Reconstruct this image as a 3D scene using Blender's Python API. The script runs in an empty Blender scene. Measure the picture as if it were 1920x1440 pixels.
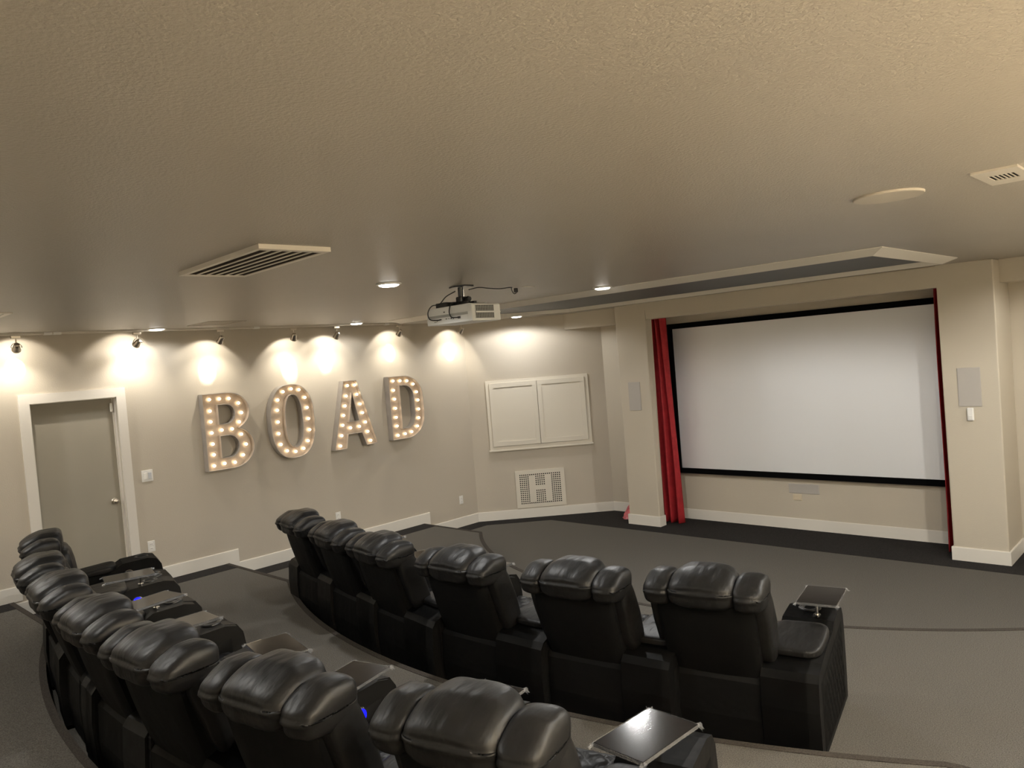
import bpy, bmesh, math, random
from mathutils import Vector, Matrix, noise
random.seed(7)
PI = math.pi
C = bpy.context.scene.collection
SC = bpy.context.scene

# ------------------------------------------------------------------ materials
def mat(name, col, rough=0.6, metal=0.0, spec=0.5, bump=None, var=None, emit=None, coat=0.0, alpha=None, trans=0.0, ior=None):
    m = bpy.data.materials.new(name); m.use_nodes = True
    nt = m.node_tree; nd = nt.nodes; lk = nt.links
    b = nd['Principled BSDF']
    b.inputs['Base Color'].default_value = (*col, 1)
    b.inputs['Roughness'].default_value = rough
    b.inputs['Metallic'].default_value = metal
    b.inputs['Specular IOR Level'].default_value = spec
    b.inputs['Coat Weight'].default_value = coat
    if trans: b.inputs['Transmission Weight'].default_value = trans
    if ior: b.inputs['IOR'].default_value = ior
    if alpha is not None: b.inputs['Alpha'].default_value = alpha
    tc = nd.new('ShaderNodeTexCoord')
    if emit:
        b.inputs['Emission Color'].default_value = (*emit[0], 1)
        b.inputs['Emission Strength'].default_value = emit[1]
    if var:   # (scale, amount, detail)
        n = nd.new('ShaderNodeTexNoise'); n.inputs['Scale'].default_value = var[0]; n.inputs['Detail'].default_value = var[2]
        lk.new(tc.outputs['Object'], n.inputs['Vector'])
        r = nd.new('ShaderNodeMapRange'); r.inputs['From Min'].default_value = .3; r.inputs['From Max'].default_value = .7
        r.inputs['To Min'].default_value = 1 - var[1]; r.inputs['To Max'].default_value = 1 + var[1]
        lk.new(n.outputs['Fac'], r.inputs['Value'])
        mx = nd.new('ShaderNodeVectorMath'); mx.operation = 'SCALE'; mx.inputs[0].default_value = col
        lk.new(r.outputs['Result'], mx.inputs['Scale']); lk.new(mx.outputs['Vector'], b.inputs['Base Color'])
    if bump:  # list of (scale, distance, detail, stretch)
        prev = None
        for sc, dist, det, st in bump:
            n = nd.new('ShaderNodeTexNoise'); n.inputs['Scale'].default_value = sc; n.inputs['Detail'].default_value = det
            mp = nd.new('ShaderNodeMapping'); mp.inputs['Scale'].default_value = st
            lk.new(tc.outputs['Object'], mp.inputs['Vector']); lk.new(mp.outputs['Vector'], n.inputs['Vector'])
            bp = nd.new('ShaderNodeBump'); bp.inputs['Distance'].default_value = dist; bp.inputs['Strength'].default_value = 1
            lk.new(n.outputs['Fac'], bp.inputs['Height'])
            if prev: lk.new(prev.outputs['Normal'], bp.inputs['Normal'])
            prev = bp
        lk.new(prev.outputs['Normal'], b.inputs['Normal'])
    return m

ONE = (1, 1, 1)
M = {}
WALLC = (0.53, 0.475, 0.385)
M['wall'] = mat('wall_paint', WALLC, .55, spec=.3, bump=[(95, .0012, 3, ONE)], var=(.7, .02, 2))
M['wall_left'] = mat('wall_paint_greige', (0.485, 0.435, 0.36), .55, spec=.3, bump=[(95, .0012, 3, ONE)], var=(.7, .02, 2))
M['ceiling'] = mat('ceiling_paint', (0.368, 0.330, 0.278), .36, spec=.5, bump=[(95, .0026, 3, ONE), (260, .0008, 2, ONE)], var=(1.1, .03, 2))
M['tray_dark'] = mat('dark_ceiling_paint', (0.075, 0.075, 0.078), .5, spec=.4, bump=[(70, .002, 3, ONE)])
M['trim'] = mat('white_trim_paint', (0.74, 0.70, 0.63), .4, spec=.4, bump=[(20, .0006, 2, ONE)])
M['casing'] = mat('casing_paint', (0.68, 0.64, 0.58), .4, spec=.4)
M['door'] = mat('door_paint', (0.29, 0.265, 0.218), .5, spec=.3, var=(1.3, .03, 3), bump=[(40, .0004, 2, ONE)])
M['cabinet'] = mat('cabinet_paint', (0.66, 0.61, 0.52), .42, spec=.4)
M['carpet'] = mat('grey_carpet', (0.116, 0.108, 0.096), .98, spec=.05, var=(160, .42, 3), bump=[(220, .006, 2, ONE), (9, .002, 3, ONE)])
M['carpet_dark'] = mat('charcoal_carpet', (0.030, 0.028, 0.027), .98, spec=.05, var=(160, .4, 2), bump=[(220, .006, 2, ONE)])
M['nosing'] = mat('nosing_carpet', (0.055, 0.048, 0.042), .95, spec=.05, var=(120, .3, 2), bump=[(200, .004, 2, ONE)])
M['leather'] = mat('black_leather', (0.0085, 0.0083, 0.0083), .44, spec=.22, var=(6, .2, 3),
                   bump=[(6, .010, 3, (2.2, .7, 1)), (13, .0026, 3, (2.0, .7, 1))])
M['leather_back'] = mat('black_leather_flat', (0.0040, 0.0040, 0.0040), .65, spec=.10, bump=[(3.5, .02, 3, ONE), (420, .0004, 2, ONE)])
M['leather_arm'] = mat('black_leather_arm', (0.0045, 0.0045, 0.0045), .5, spec=.16, bump=[(4, .012, 3, ONE), (420, .0004, 2, ONE)])
M['black_plastic'] = mat('black_plastic', (0.012, 0.012, 0.013), .3, spec=.5)
M['chrome'] = mat('chrome', (0.78, 0.76, 0.73), .16, metal=1)
M['nickel'] = mat('brushed_nickel', (0.62, 0.56, 0.48), .28, metal=1)
M['tray_top'] = mat('dark_wood_tray', (0.011, 0.010, 0.010), .11, spec=.30, bump=[(30, .0001, 3, (8, 1, 1))])
M['film'] = mat('clear_film', (0.9, 0.9, 0.9), .12, spec=.8, alpha=.16, bump=[(60, .01, 3, ONE)])
M['screen'] = mat('projection_screen', (0.96, 0.96, 0.965), .55, metal=.6, spec=.3)
M['velvet'] = mat('black_velvet', (0.0025, 0.0025, 0.0028), .9, spec=.05)
M['curtain'] = mat('red_curtain', (0.30, 0.016, 0.021), .62, spec=.25, var=(14, .14, 3), bump=[(120, .0015, 2, ONE), (7, .006, 2, (1, 1, .5))])
M['grille'] = mat('speaker_grille_paint', (0.45, 0.42, 0.385), .7, spec=.2, bump=[(500, .0015, 1, ONE)])
M['cover'] = mat('ceiling_cover_paint', (0.52, 0.47, 0.395), .5, spec=.3)
M['white_plastic'] = mat('white_plastic', (0.80, 0.78, 0.74), .35, spec=.5)
M['ivory'] = mat('ivory_plastic', (0.62, 0.53, 0.39), .4)
M['hole'] = mat('dark_void', (0.010, 0.009, 0.008), .9, spec=.1)
M['vent'] = mat('vent_enamel', (0.62, 0.57, 0.49), .35, spec=.5)
M['filter'] = mat('vent_filter', (0.030, 0.022, 0.016), .95, spec=.1, var=(90, .3, 2))
M['proj'] = mat('projector_white', (0.80, 0.81, 0.80), .38, spec=.45)
M['proj_grey'] = mat('projector_grey', (0.36, 0.37, 0.37), .5)
M['pink'] = mat('pink_plastic', (0.62, 0.13, 0.15), .22, spec=.7, bump=[(28, .015, 4, ONE)], var=(9, .3, 2))
M['letter_side'] = mat('letter_metal', (0.40, 0.37, 0.34), .42, metal=.35, var=(8, .08, 2))
M['letter_face'] = mat('letter_face', (0.46, 0.39, 0.32), .42, metal=.15, var=(10, .12, 3))
M['bulb'] = mat('bulb_glow', (1, .8, .55), .4, emit=((1.0, .74, .46), 8))
M['can_glow'] = mat('led_lens', (1, 1, 1), .4, emit=((1.0, .95, .86), 9))
M['mr_glow'] = mat('spot_lens', (1, 1, 1), .3, emit=((1.0, .78, .5), 6))
M['blue'] = mat('blue_led', (.0, .0, .3), .3, emit=((0.004, 0.006, 1.0), 1.9))
M['port'] = mat('port_dark', (0.05, 0.05, 0.055), .4)
M['paper'] = mat('switch_plate', (0.74, 0.72, 0.68), .4)
M['carton'] = mat('switch_toggle', (0.52, 0.53, 0.56), .4)

# ------------------------------------------------------------------ helpers
def obj(name, bm, material, parent=None, smooth=False, mats=None, loc=None):
    me = bpy.data.meshes.new(name)
    bmesh.ops.recalc_face_normals(bm, faces=bm.faces)
    bm.to_mesh(me); bm.free()
    for mm in ([material] if mats is None else mats): me.materials.append(mm)
    if smooth:
        for p in me.polygons: p.use_smooth = True
    o = bpy.data.objects.new(name, me); C.objects.link(o)
    if parent: o.parent = parent
    if loc: o.location = loc
    return o

def tag(o, label=None, cat=None, group=None, kind=None):
    if label: o['label'] = label
    if cat: o['category'] = cat
    if group: o['group'] = group
    if kind: o['kind'] = kind
    return o

def thing(name, label, cat, loc=(0, 0, 0), rz=0, group=None):
    o = bpy.data.objects.new(name, None); o.empty_display_size = .05; C.objects.link(o)
    o.location = loc; o.rotation_euler = (0, 0, rz)
    return tag(o, label, cat, group)

def struct(name, bm, m, label=None, parent=None, **k):
    o = obj(name, bm, m, parent, **k)
    if not parent:
        o['kind'] = 'structure'
    if label: o['label'] = label
    return o

def box(bm, x0, x1, y0, y1, z0, z1, T=None, mi=0):
    vs = [bm.verts.new((x, y, z)) for x in (x0, x1) for y in (y0, y1) for z in (z0, z1)]
    if T:
        for v in vs: v.co = T @ v.co
    fs = []
    for f in ((0, 1, 3, 2), (4, 6, 7, 5), (0, 4, 5, 1), (2, 3, 7, 6), (0, 2, 6, 4), (1, 5, 7, 3)):
        fc = bm.faces.new([vs[i] for i in f]); fc.material_index = mi; fs.append(fc)
    return vs

def bbox(x0, x1, y0, y1, z0, z1, bev=.005, seg=2, T=None):
    bm = bmesh.new(); box(bm, x0, x1, y0, y1, z0, z1)
    bmesh.ops.bevel(bm, geom=bm.edges[:], offset=bev, segments=seg, profile=.5, affect='EDGES')
    if T: bm.transform(T)
    return bm

def prism(bm, pts, z0, z1, T=None, mi=0):
    """pts: closed 2D polygon in xy, extruded z0..z1"""
    a = [bm.verts.new((p[0], p[1], z0)) for p in pts]; b = [bm.verts.new((p[0], p[1], z1)) for p in pts]
    if T:
        for v in a + b: v.co = T @ v.co
    n = len(pts)
    for f in [a[::-1], b] + [[a[i], a[(i + 1) % n], b[(i + 1) % n], b[i]] for i in range(n)]:
        fc = bm.faces.new(f); fc.material_index = mi

def side_prism(bm, pts, x0, x1):
    """pts (y,z) polygon extruded in x"""
    a = [bm.verts.new((x0, p[0], p[1])) for p in pts]; b = [bm.verts.new((x1, p[0], p[1])) for p in pts]
    n = len(pts)
    bm.faces.new(a[::-1]); bm.faces.new(b)
    for i in range(n): bm.faces.new([a[i], a[(i + 1) % n], b[(i + 1) % n], b[i]])

def cyl(bm, p0, p1, r0, r1=None, seg=20, caps=True):
    p0 = Vector(p0); p1 = Vector(p1); r1 = r0 if r1 is None else r1
    d = (p1 - p0).normalized(); q = d.to_track_quat('Z', 'Y').to_matrix()
    A = []; B = []
    for i in range(seg):
        a = 2 * PI * i / seg; c = q @ Vector((math.cos(a), math.sin(a), 0))
        A.append(bm.verts.new(p0 + c * r0)); B.append(bm.verts.new(p1 + c * r1))
    for i in range(seg): bm.faces.new([A[i], A[(i + 1) % seg], B[(i + 1) % seg], B[i]])
    if caps: bm.faces.new(A[::-1]); bm.faces.new(B)

def lathe(bm, prof, T, seg=28):
    """prof: (r,z) list, revolved around z then transformed by T"""
    rings = []
    for r, z in prof:
        rings.append([bm.verts.new(T @ Vector((r * math.cos(2 * PI * i / seg), r * math.sin(2 * PI * i / seg), z))) for i in range(seg)])
    for a, b in zip(rings, rings[1:]):
        for i in range(seg): bm.faces.new([a[i], a[(i + 1) % seg], b[(i + 1) % seg], b[i]])
    bm.faces.new(rings[0][::-1]); bm.faces.new(rings[-1])

def tube(bm, pts, r, seg=8, rads=None, flat=1.0, cap=True):
    """sweep with per-point radius; flat squashes 2nd axis"""
    P = [Vector(p) for p in pts]; n = len(P); rings = []
    up = Vector((1, 0, 0)) if abs((P[-1] - P[0]).normalized().x) < .8 else Vector((0, 0, 1))
    for i in range(n):
        d = (P[min(i + 1, n - 1)] - P[max(i - 1, 0)]).normalized()
        a = (up - d * up.dot(d)).normalized(); b = d.cross(a)
        rr = rads[i] if rads else r
        rings.append([bm.verts.new(P[i] + a * (rr * math.cos(2 * PI * k / seg)) + b * (rr * flat * math.sin(2 * PI * k / seg))) for k in range(seg)])
    for A, B in zip(rings, rings[1:]):
        for k in range(seg): bm.faces.new([A[k], A[(k + 1) % seg], B[(k + 1) % seg], B[k]])
    if cap: bm.faces.new(rings[0][::-1]); bm.faces.new(rings[-1])

def cable(pts, r, n=10):
    """catmull-rom smooth point list"""
    P = [Vector(p) for p in pts]; P = [P[0] * 2 - P[1]] + P + [P[-1] * 2 - P[-2]]; out = []
    for i in range(1, len(P) - 2):
        for k in range(n):
            t = k / n
            out.append(.5 * ((2 * P[i]) + (-P[i - 1] + P[i + 1]) * t + (2 * P[i - 1] - 5 * P[i] + 4 * P[i + 1] - P[i + 2]) * t * t + (-P[i - 1] + 3 * P[i] - 3 * P[i + 1] + P[i + 2]) * t ** 3))
    out.append(P[-2])
    bm = bmesh.new(); tube(bm, out, r); return bm

def pillow(c, h, n=14, k=3.2, deform=None, wr=.0, seed=0, ws=9):
    """rounded puffy block centred c, half sizes h; superellipsoid exponent k"""
    bm = bmesh.new(); bmesh.ops.create_cube(bm, size=2)
    bmesh.ops.subdivide_edges(bm, edges=bm.edges[:], cuts=n, use_grid_fill=True)
    for v in bm.verts:
        p = v.co; l = (abs(p.x) ** k + abs(p.y) ** k + abs(p.z) ** k) ** (1 / k)
        p = p / l
        q = deform(p) if deform else p
        w = Vector((q.x * h[0], q.y * h[1], q.z * h[2])) + Vector(c)
        if wr:
            nn = noise.noise(Vector((w.x * ws + seed, w.y * ws * .7, w.z * ws)))
            n2 = noise.noise(Vector((w.x * ws * 3 + seed, w.y * ws * 1.2, w.z * ws * 1.5)))
            nv = Vector((p.x / h[0], p.y / h[1], p.z / h[2])).normalized()
            w += nv * (wr * nn + wr * .45 * n2)
        v.co = w
    return bm

def fill_poly(bm, outer, holes, f):
    """triangulated polygon with holes; f maps (u,v)->Vector"""
    es = []
    for loop in [outer] + holes:
        vs = [bm.verts.new(f(*p)) for p in loop]
        for i in range(len(vs)): es.append(bm.edges.new((vs[i], vs[(i + 1) % len(vs)])))
    bmesh.ops.triangle_fill(bm, use_beauty=True, use_dissolve=False, edges=es)

def light(name, kind, loc, energy, col=(1, .9, .78), size=.1, aim=None, spot=None, blend=.5, shape=None, parent=None):
    d = bpy.data.lights.new(name, kind); d.energy = energy; d.color = col
    if kind == 'AREA':
        d.shape = 'DISK'; d.size = size; d.spread = math.radians(146)
    elif kind == 'SPOT':
        d.spot_size = spot; d.spot_blend = blend; d.shadow_soft_size = size
    else: d.shadow_soft_size = size
    o = bpy.data.objects.new(name, d); C.objects.link(o); o.location = loc
    if aim is not None:
        o.rotation_euler = (Vector(aim) - Vector(loc)).to_track_quat('-Z', 'Y').to_euler()
    return o

# ------------------------------------------------------------------ dimensions (metres)
W = 9.06; H = 3.075; YC = 7.569; DX = 1.485; YB = YC + DX; YR = 9.023; YP = 8.41
Z1, Z2, Z3 = .20, .356, .515; BH = .143; BT = .015
XP0, XJ1, XJ2, XP3, ZO = 2.230, 2.731, 6.331, 6.832, 2.847
YS = 8.66; ZS = 2.84; YBACK = -3.2
c45 = math.sqrt(.5)
# arcs of the platform edges
def edge1(x):
    x = min(x, W - x) if x > W / 2 else x
    return 6.49 if x <= 1.19 else min(6.49, 9.83 - math.sqrt(max(0, 4.676 ** 2 - (x - 4.487) ** 2)))
def edge2(x):
    return min(3.567, 9.448 - math.sqrt(max(0, 6.626 ** 2 - (x - 4.46) ** 2)))
def edge3(x):
    return min(1.42, 9.448 - math.sqrt(max(0, 8.633 ** 2 - (x - 4.46) ** 2)))
XS = [i * W / 150 for i in range(151)]

# ------------------------------------------------------------------ floors
def floor_room():
    bm = bmesh.new()
    prism(bm, [(0, 2), (W, 2), (W, YC), (W - DX, YB), (DX, YB), (0, YC)], -.05, 0)
    return bm
struct('floor', floor_room(), M['carpet'], 'grey carpeted lowest floor in front of the screen')
def tier(edge, z0, z1, yb):
    bm = bmesh.new()
    e = [(x, edge(x)) for x in XS]
    prism(bm, [(W, yb), (0, yb)][::-1] + e[::-1], z0, z1)
    return bm
struct('floor', tier(edge1, 0, Z1, 2.2), M['carpet'], 'grey carpeted platform carrying the front row of recliners')
struct('floor', tier(edge2, 0, Z2, .3), M['carpet'], 'grey carpeted platform carrying the back row of recliners')
struct('floor', tier(edge3, 0, Z3, YBACK), M['carpet'], 'highest grey carpeted platform behind the back row')
def ribbon(pts, w, z, t=.004):
    """flat strip lying inward (towards -y) of a polyline"""
    bm = bmesh.new(); P = [Vector((p[0], p[1], 0)) for p in pts]; A = []; B = []
    for i, p in enumerate(P):
        d = (P[min(i + 1, len(P) - 1)] - P[max(i - 1, 0)]).normalized(); nn = Vector((d.y, -d.x, 0))
        A.append(p); B.append(p + nn * w)
    rows = []
    for a, b in zip(A, B):
        rows.append([bm.verts.new((a.x, a.y, z)), bm.verts.new((b.x, b.y, z)), bm.verts.new((b.x, b.y, z + t)), bm.verts.new((a.x, a.y, z + t))])
    for r, s in zip(rows, rows[1:]):
        for k in range(4): bm.faces.new([r[k], r[(k + 1) % 4], s[(k + 1) % 4], s[k]])
    bm.faces.new(rows[0]); bm.faces.new(rows[-1][::-1])
    return bm
ntrim = [0]
def trim_name():
    ntrim[0] += 1; return 'trim_%d' % ntrim[0]
for e, z in ((edge1, Z1), (edge2, Z2), (edge3, Z3)):
    struct(trim_name(), ribbon([(x, e(x) + .002) for x in XS], .045, z), M['nosing'], 'dark nosing strip along the curved platform edge')
# charcoal borders
bw = .30
def border(pts_poly, z):
    bm = bmesh.new(); prism(bm, pts_poly, z, z + .003); return bm
y8 = 8.13
k = bw * (math.sqrt(2) - 1)
struct(trim_name(), border([(0, 6.4), (bw, 6.4), (bw, YC - k), (y8 - YC + bw * math.sqrt(2), y8), (W - (y8 - YC + bw * math.sqrt(2)), y8), (W - bw, YC - k), (W - bw, 6.4), (W, 6.4), (W, YC), (W - DX, YB), (DX, YB), (0, YC)], 0), M['carpet_dark'], 'charcoal carpet border below the screen')
for (ya, yb_, z) in ((3.50, 6.48, Z1), (1.36, 3.55, Z2), (YBACK, 1.40, Z3)):
    for xa, xb in ((0, bw), (W - bw, W)):
        struct(trim_name(), border([(xa, ya), (xb, ya), (xb, yb_), (xa, yb_)], z), M['carpet_dark'], 'charcoal carpet border along the side wall')

# ------------------------------------------------------------------ walls
DY0, DY1, DZT = 1.717, 2.517, 2.396
bm = bmesh.new()
box(bm, -.14, 0, YBACK, DY0, -.05, H + .1); box(bm, -.14, 0, DY1, YC, -.05, H + .1)
box(bm, -.14, 0, DY0, DY1, DZT, H + .1); box(bm, -.14, 0, DY0, DY1, -.05, Z2 - .01)
prism(bm, [(0, YC), (-.14, YC), (-.14, YC + .06)], -.05, H + .1)
struct('wall_left', bm, M['wall_left'])
bm = bmesh.new(); o_ = .14 * c45
prism(bm, [(0, YC), (DX, YB), (DX - .1, YB + .1), (-.14, YC + .06)], -.05, H + .1)
struct('wall_corner_left', bm, M['wall_left'])
bm = bmesh.new()
prism(bm, [(W, YC), (W + .14, YC + .06), (W - DX + .1, YB + .1), (W - DX, YB)], -.05, H + .1)
struct('wall_corner_right', bm, M['wall'])
bm = bmesh.new(); box(bm, W, W + .14, YBACK, YC, -.05, H + .1); prism(bm, [(W, YC), (W + .14, YC), (W + .14, YC + .06)], -.05, H + .1)
struct('wall_right', bm, M['wall'])
bm = bmesh.new(); box(bm, DX - .1, W - DX + .1, YB, YB + .14, -.05, H + .1)
struct('wall_front', bm, M['wall'])
bm = bmesh.new(); box(bm, -.14, W + .14, YBACK - .14, YBACK, -.05, H + .1)
struct('wall_back', bm, M['wall'])
# portal around the screen: two piers with returns plus header
def portal():
    bm = bmesh.new(); T_ = .13
    a = [(XP0, YB), (XP0, YP), (XJ1, YP), (XJ1, YP + T_), (XP0 + T_, YP + T_), (XP0 + T_, YB)]
    prism(bm, a, 0, H); prism(bm, [(XJ1 + XJ2 - p[0], p[1]) for p in a][::-1], 0, H)
    box(bm, XJ1, XJ2, YP, YP + T_, ZO, H)
    bmesh.ops.remove_doubles(bm, verts=bm.verts, dist=.0001)
    return bm
o = struct('wall_screen', portal(), M['wall'])
bv = o.modifiers.new('Bevel', 'BEVEL'); bv.width = .014; bv.segments = 3; bv.limit_method = 'ANGLE'
bm = bmesh.new()
prism(bm, [(YS - YC, YS), (XP0, YS), (XP0, YB), (DX, YB)], ZS, H)
struct('trim_' + str(20), bm, M['wall'], 'boxed soffit left of the screen')
bm = bmesh.new()
prism(bm, [(XP3, YS), (W - (YS - YC), YS), (W - DX, YB), (XP3, YB)], ZS, H)
struct('trim_' + str(21), bm, M['wall'], 'boxed soffit right of the screen')
# ceiling
bm = bmesh.new()
prism(bm, [(-.1, YBACK - .1), (W + .1, YBACK - .1), (W + .1, YC + .05), (W - DX + .05, YB + .1), (DX - .05, YB + .1), (-.1, YC + .05)], H, H + .12)
struct('ceiling', bm, M['ceiling'])
# dark framed panel on the ceiling
OUT = [(.72, 5.62), (6.70, 5.62), (6.70, 7.68), (2.06, 7.68), (.72, 6.34)]
def inset(poly, d):
    n = len(poly); out = []
    for i in range(n):
        p0, p1, p2 = Vector(poly[i - 1]), Vector(poly[i]), Vector(poly[(i + 1) % n])
        d1 = (p1 - p0).normalized(); d2 = (p2 - p1).normalized()
        n1 = Vector((-d1.y, d1.x)); n2 = Vector((-d2.y, d2.x))
        b = (n1 + n2); b = b / b.dot(n1)
        out.append(p1 + b * d)
    return out
INN = inset(OUT, .105)
bm = bmesh.new(); n = len(OUT)
o1 = [bm.verts.new((p[0], p[1], H)) for p in OUT]
o2 = [bm.verts.new((p[0], p[1], H - .006)) for p in OUT]
i1 = [bm.verts.new((p[0], p[1], H - .052)) for p in INN]; i2 = [bm.verts.new((p[0], p[1], H)) for p in INN]
for A, B in ((o1, o2), (o2, i1), (i1, i2)):
    for i in range(n): bm.faces.new([A[i], A[(i + 1) % n], B[(i + 1) % n], B[i]])
struct('trim_22', bm, M['trim'], 'cream sloped moulding framing the dark ceiling panel')
bm = bmesh.new(); prism(bm, [(p[0], p[1]) for p in inset(OUT, .104)], H - .006, H - .001)
struct('trim_23', bm, M['tray_dark'], 'dark grey painted ceiling panel in front of the screen')

# ------------------------------------------------------------------ baseboards
def board(bm, p, q, z0, z1, t=BT):
    """board standing against wall line p->q, room on the right-hand side of p->q"""
    p = Vector((p[0], p[1], 0)); q = Vector((q[0], q[1], 0)); d = (q - p).normalized(); nn = Vector((d.y, -d.x, 0))
    a, b = p + nn * t, q + nn * t
    prism(bm, [(p.x, p.y), (a.x, a.y), (b.x, b.y), (q.x, q.y)], z0, z1 - .006)
    a, b = p + nn * (t - .004), q + nn * (t - .004)
    prism(bm, [(p.x, p.y), (a.x, a.y), (b.x, b.y), (q.x, q.y)], z1 - .006, z1)
bm = bmesh.new()
board(bm, (0, YBACK), (0, 1.624), Z3 if 0 else Z3, Z3 + BH) if False else board(bm, (0, YBACK), (0, 1.50), Z3, Z3 + BH)
board(bm, (0, 1.44), (0, 1.624), Z2, Z2 + BH)
board(bm, (0, 2.609), (0, 3.697), Z2, Z2 + BH); board(bm, (0, 3.55), (0, 3.697), Z1, Z2)
board(bm, (0, 3.697), (0, 6.608), Z1, Z1 + BH); board(bm, (0, 6.48), (0, 6.608), 0, Z1)
board(bm, (0, 6.608), (0, YC), 0, BH)
struct('baseboard_left', bm, M['trim'])
bm = bmesh.new(); board(bm, (0, YC - .006), (DX + .006, YB), 0, BH); struct('baseboard_corner', bm, M['trim'])
bm = bmesh.new(); board(bm, (DX, YB), (XP0, YB), 0, BH); board(bm, (XP3, YB), (W - DX, YB), 0, BH)
board(bm, (XP0 + .13, YR + .031), (XP3 - .13, YR + .031), 0, BH, .031 + BT)
struct('baseboard_front', bm, M['trim'])
bm = bmesh.new()
board(bm, (XP0 - BT, YP), (XJ1 + BT, YP), 0, BH); board(bm, (XJ1, YP), (XJ1, YP + .13), 0, BH)
board(bm, (XP0, YB), (XP0, YP - BT), 0, BH)
board(bm, (XJ2 - BT, YP), (XP3 + BT, YP), 0, BH); board(bm, (XP3, YP - .0), (XP3, YB), 0, BH); board(bm, (XJ2, YP + .13), (XJ2, YP), 0, BH)
struct('baseboard_screen', bm, M['trim'])
bm = bmesh.new(); board(bm, (W, YC), (W, 6.6), 0, BH); board(bm, (W, 6.6), (W, 3.7), Z1, Z1 + BH); board(bm, (W, 3.7), (W, 1.5), Z2, Z2 + BH); board(bm, (W, 1.5), (W, YBACK), Z3, Z3 + BH)
board(bm, (W - DX, YB), (W, YC), 0, BH)
struct('baseboard_right', bm, M['trim'])

# ------------------------------------------------------------------ door
d = bpy.data.objects.new('door_1', None); C.objects.link(d); d.location = (0, (DY0 + DY1) / 2, Z2); d['kind'] = 'structure'
dl = lambda bmm: (bmm.transform(Matrix.Translation((0, -(DY0 + DY1) / 2, -Z2))), bmm)[1]
obj('door_slab', dl(bbox(-.115, -.075, DY0 + .012, DY1 - .012, Z2 + .006, DZT - .012, .002)), M['door'], d)
bm = bmesh.new()
box(bm, -.14, 0, DY0, DY0 + .010, Z2, DZT); box(bm, -.14, 0, DY1 - .010, DY1, Z2, DZT); box(bm, -.14, 0, DY0, DY1, DZT - .010, DZT)
box(bm, -.075, -.062, DY0 + .01, DY0 + .022, Z2, DZT - .01); box(bm, -.075, -.062, DY1 - .022, DY1 - .01, Z2, DZT - .01)
obj('door_jamb', dl(bm), M['casing'], d)
bm = bmesh.new()
box(bm, 0, .02, 1.624, DY0, Z2, 2.49); box(bm, 0, .02, DY1, 2.609, Z2, 2.49); box(bm, 0, .02, DY0, DY1, DZT, 2.49)
bmesh.ops.remove_doubles(bm, verts=bm.verts, dist=.0001)
obj('door_casing', dl(bm), M['casing'], d)
bm = bmesh.new(); box(bm, -.20, -.135, DY0, DY1, Z2, DZT); obj('door_backing', dl(bm), M['door'], d)
bm = bmesh.new(); T = Matrix.Translation((-.075, 2.432, 1.30)) @ Matrix.Rotation(PI / 2, 4, 'Y')
lathe(bm, [(.031, 0), (.031, .006), (.026, .009), (.011, .011), (.011, .030), (.022, .038), (.029, .050), (.028, .062), (.020, .070), (.005, .073)], T)
obj('door_knob', dl(bm), M['nickel'], d, smooth=True)
obj('door_sensor', dl(bbox(-.062, -.040, 2.468, 2.490, 2.245, 2.335, .002)), M['white_plastic'], d)
bm = bmesh.new()
for z in (2.2, 1.45, .6): cyl(bm, (-.073, DY0 + .014, z), (-.073, DY0 + .014, z + .09), .007)
obj('hinge', dl(bm), M['nickel'], d)

# ------------------------------------------------------------------ wall plates on the left wall
def plate(name, label, cat, y0, y1, z0, z1, kind):
    t = thing(name, label, cat, (0, (y0 + y1) / 2, z0), group='outlets on the left wall' if kind == 'outlet' else None); w = y1 - y0; h = z1 - z0
    obj('cover_plate', bbox(0, .007, -w / 2, w / 2, 0, h, .003), M['paper'], t)
    if kind == 'outlet':
        for zc in (h * .3, h * .7):
            s = obj('socket', bbox(.006, .010, -w * .24, w * .24, zc - h * .13, zc + h * .13, .002), M['white_plastic'], t)
            bm = bmesh.new()
            box(bm, .0095, .0106, -.008, -.005, zc - .006, zc + .008); box(bm, .0095, .0106, .005, .008, zc - .006, zc + .008)
            obj('socket_slot', bm, M['port'], s)
    elif kind == 'switch':
        for i, yc in enumerate((-w * .22, w * .22)):
            obj('rocker_switch', bbox(.006, .012, yc - .017, yc + .017, h * .22, h * .78, .002), M['white_plastic'] if i == 0 else M['carton'], t)
    return t
plate('light_switch', 'white double switch plate on the wall right of the door', 'light switch', 2.699, 2.818, 1.455, 1.58, 'switch')
plate('wall_outlet', 'white outlet low on the wall between the door and the baseboard step', 'outlet', 2.694, 2.770, .694, .812, 'outlet')
plate('wall_outlet', 'white outlet on the wall below the letters, half hidden behind the front row', 'outlet', 5.048, 5.124, .535, .652, 'outlet')
plate('wall_outlet', 'white outlet on the left wall near the corner with the cabinet wall', 'outlet', 7.204, 7.278, .342, .465, 'outlet')

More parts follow.
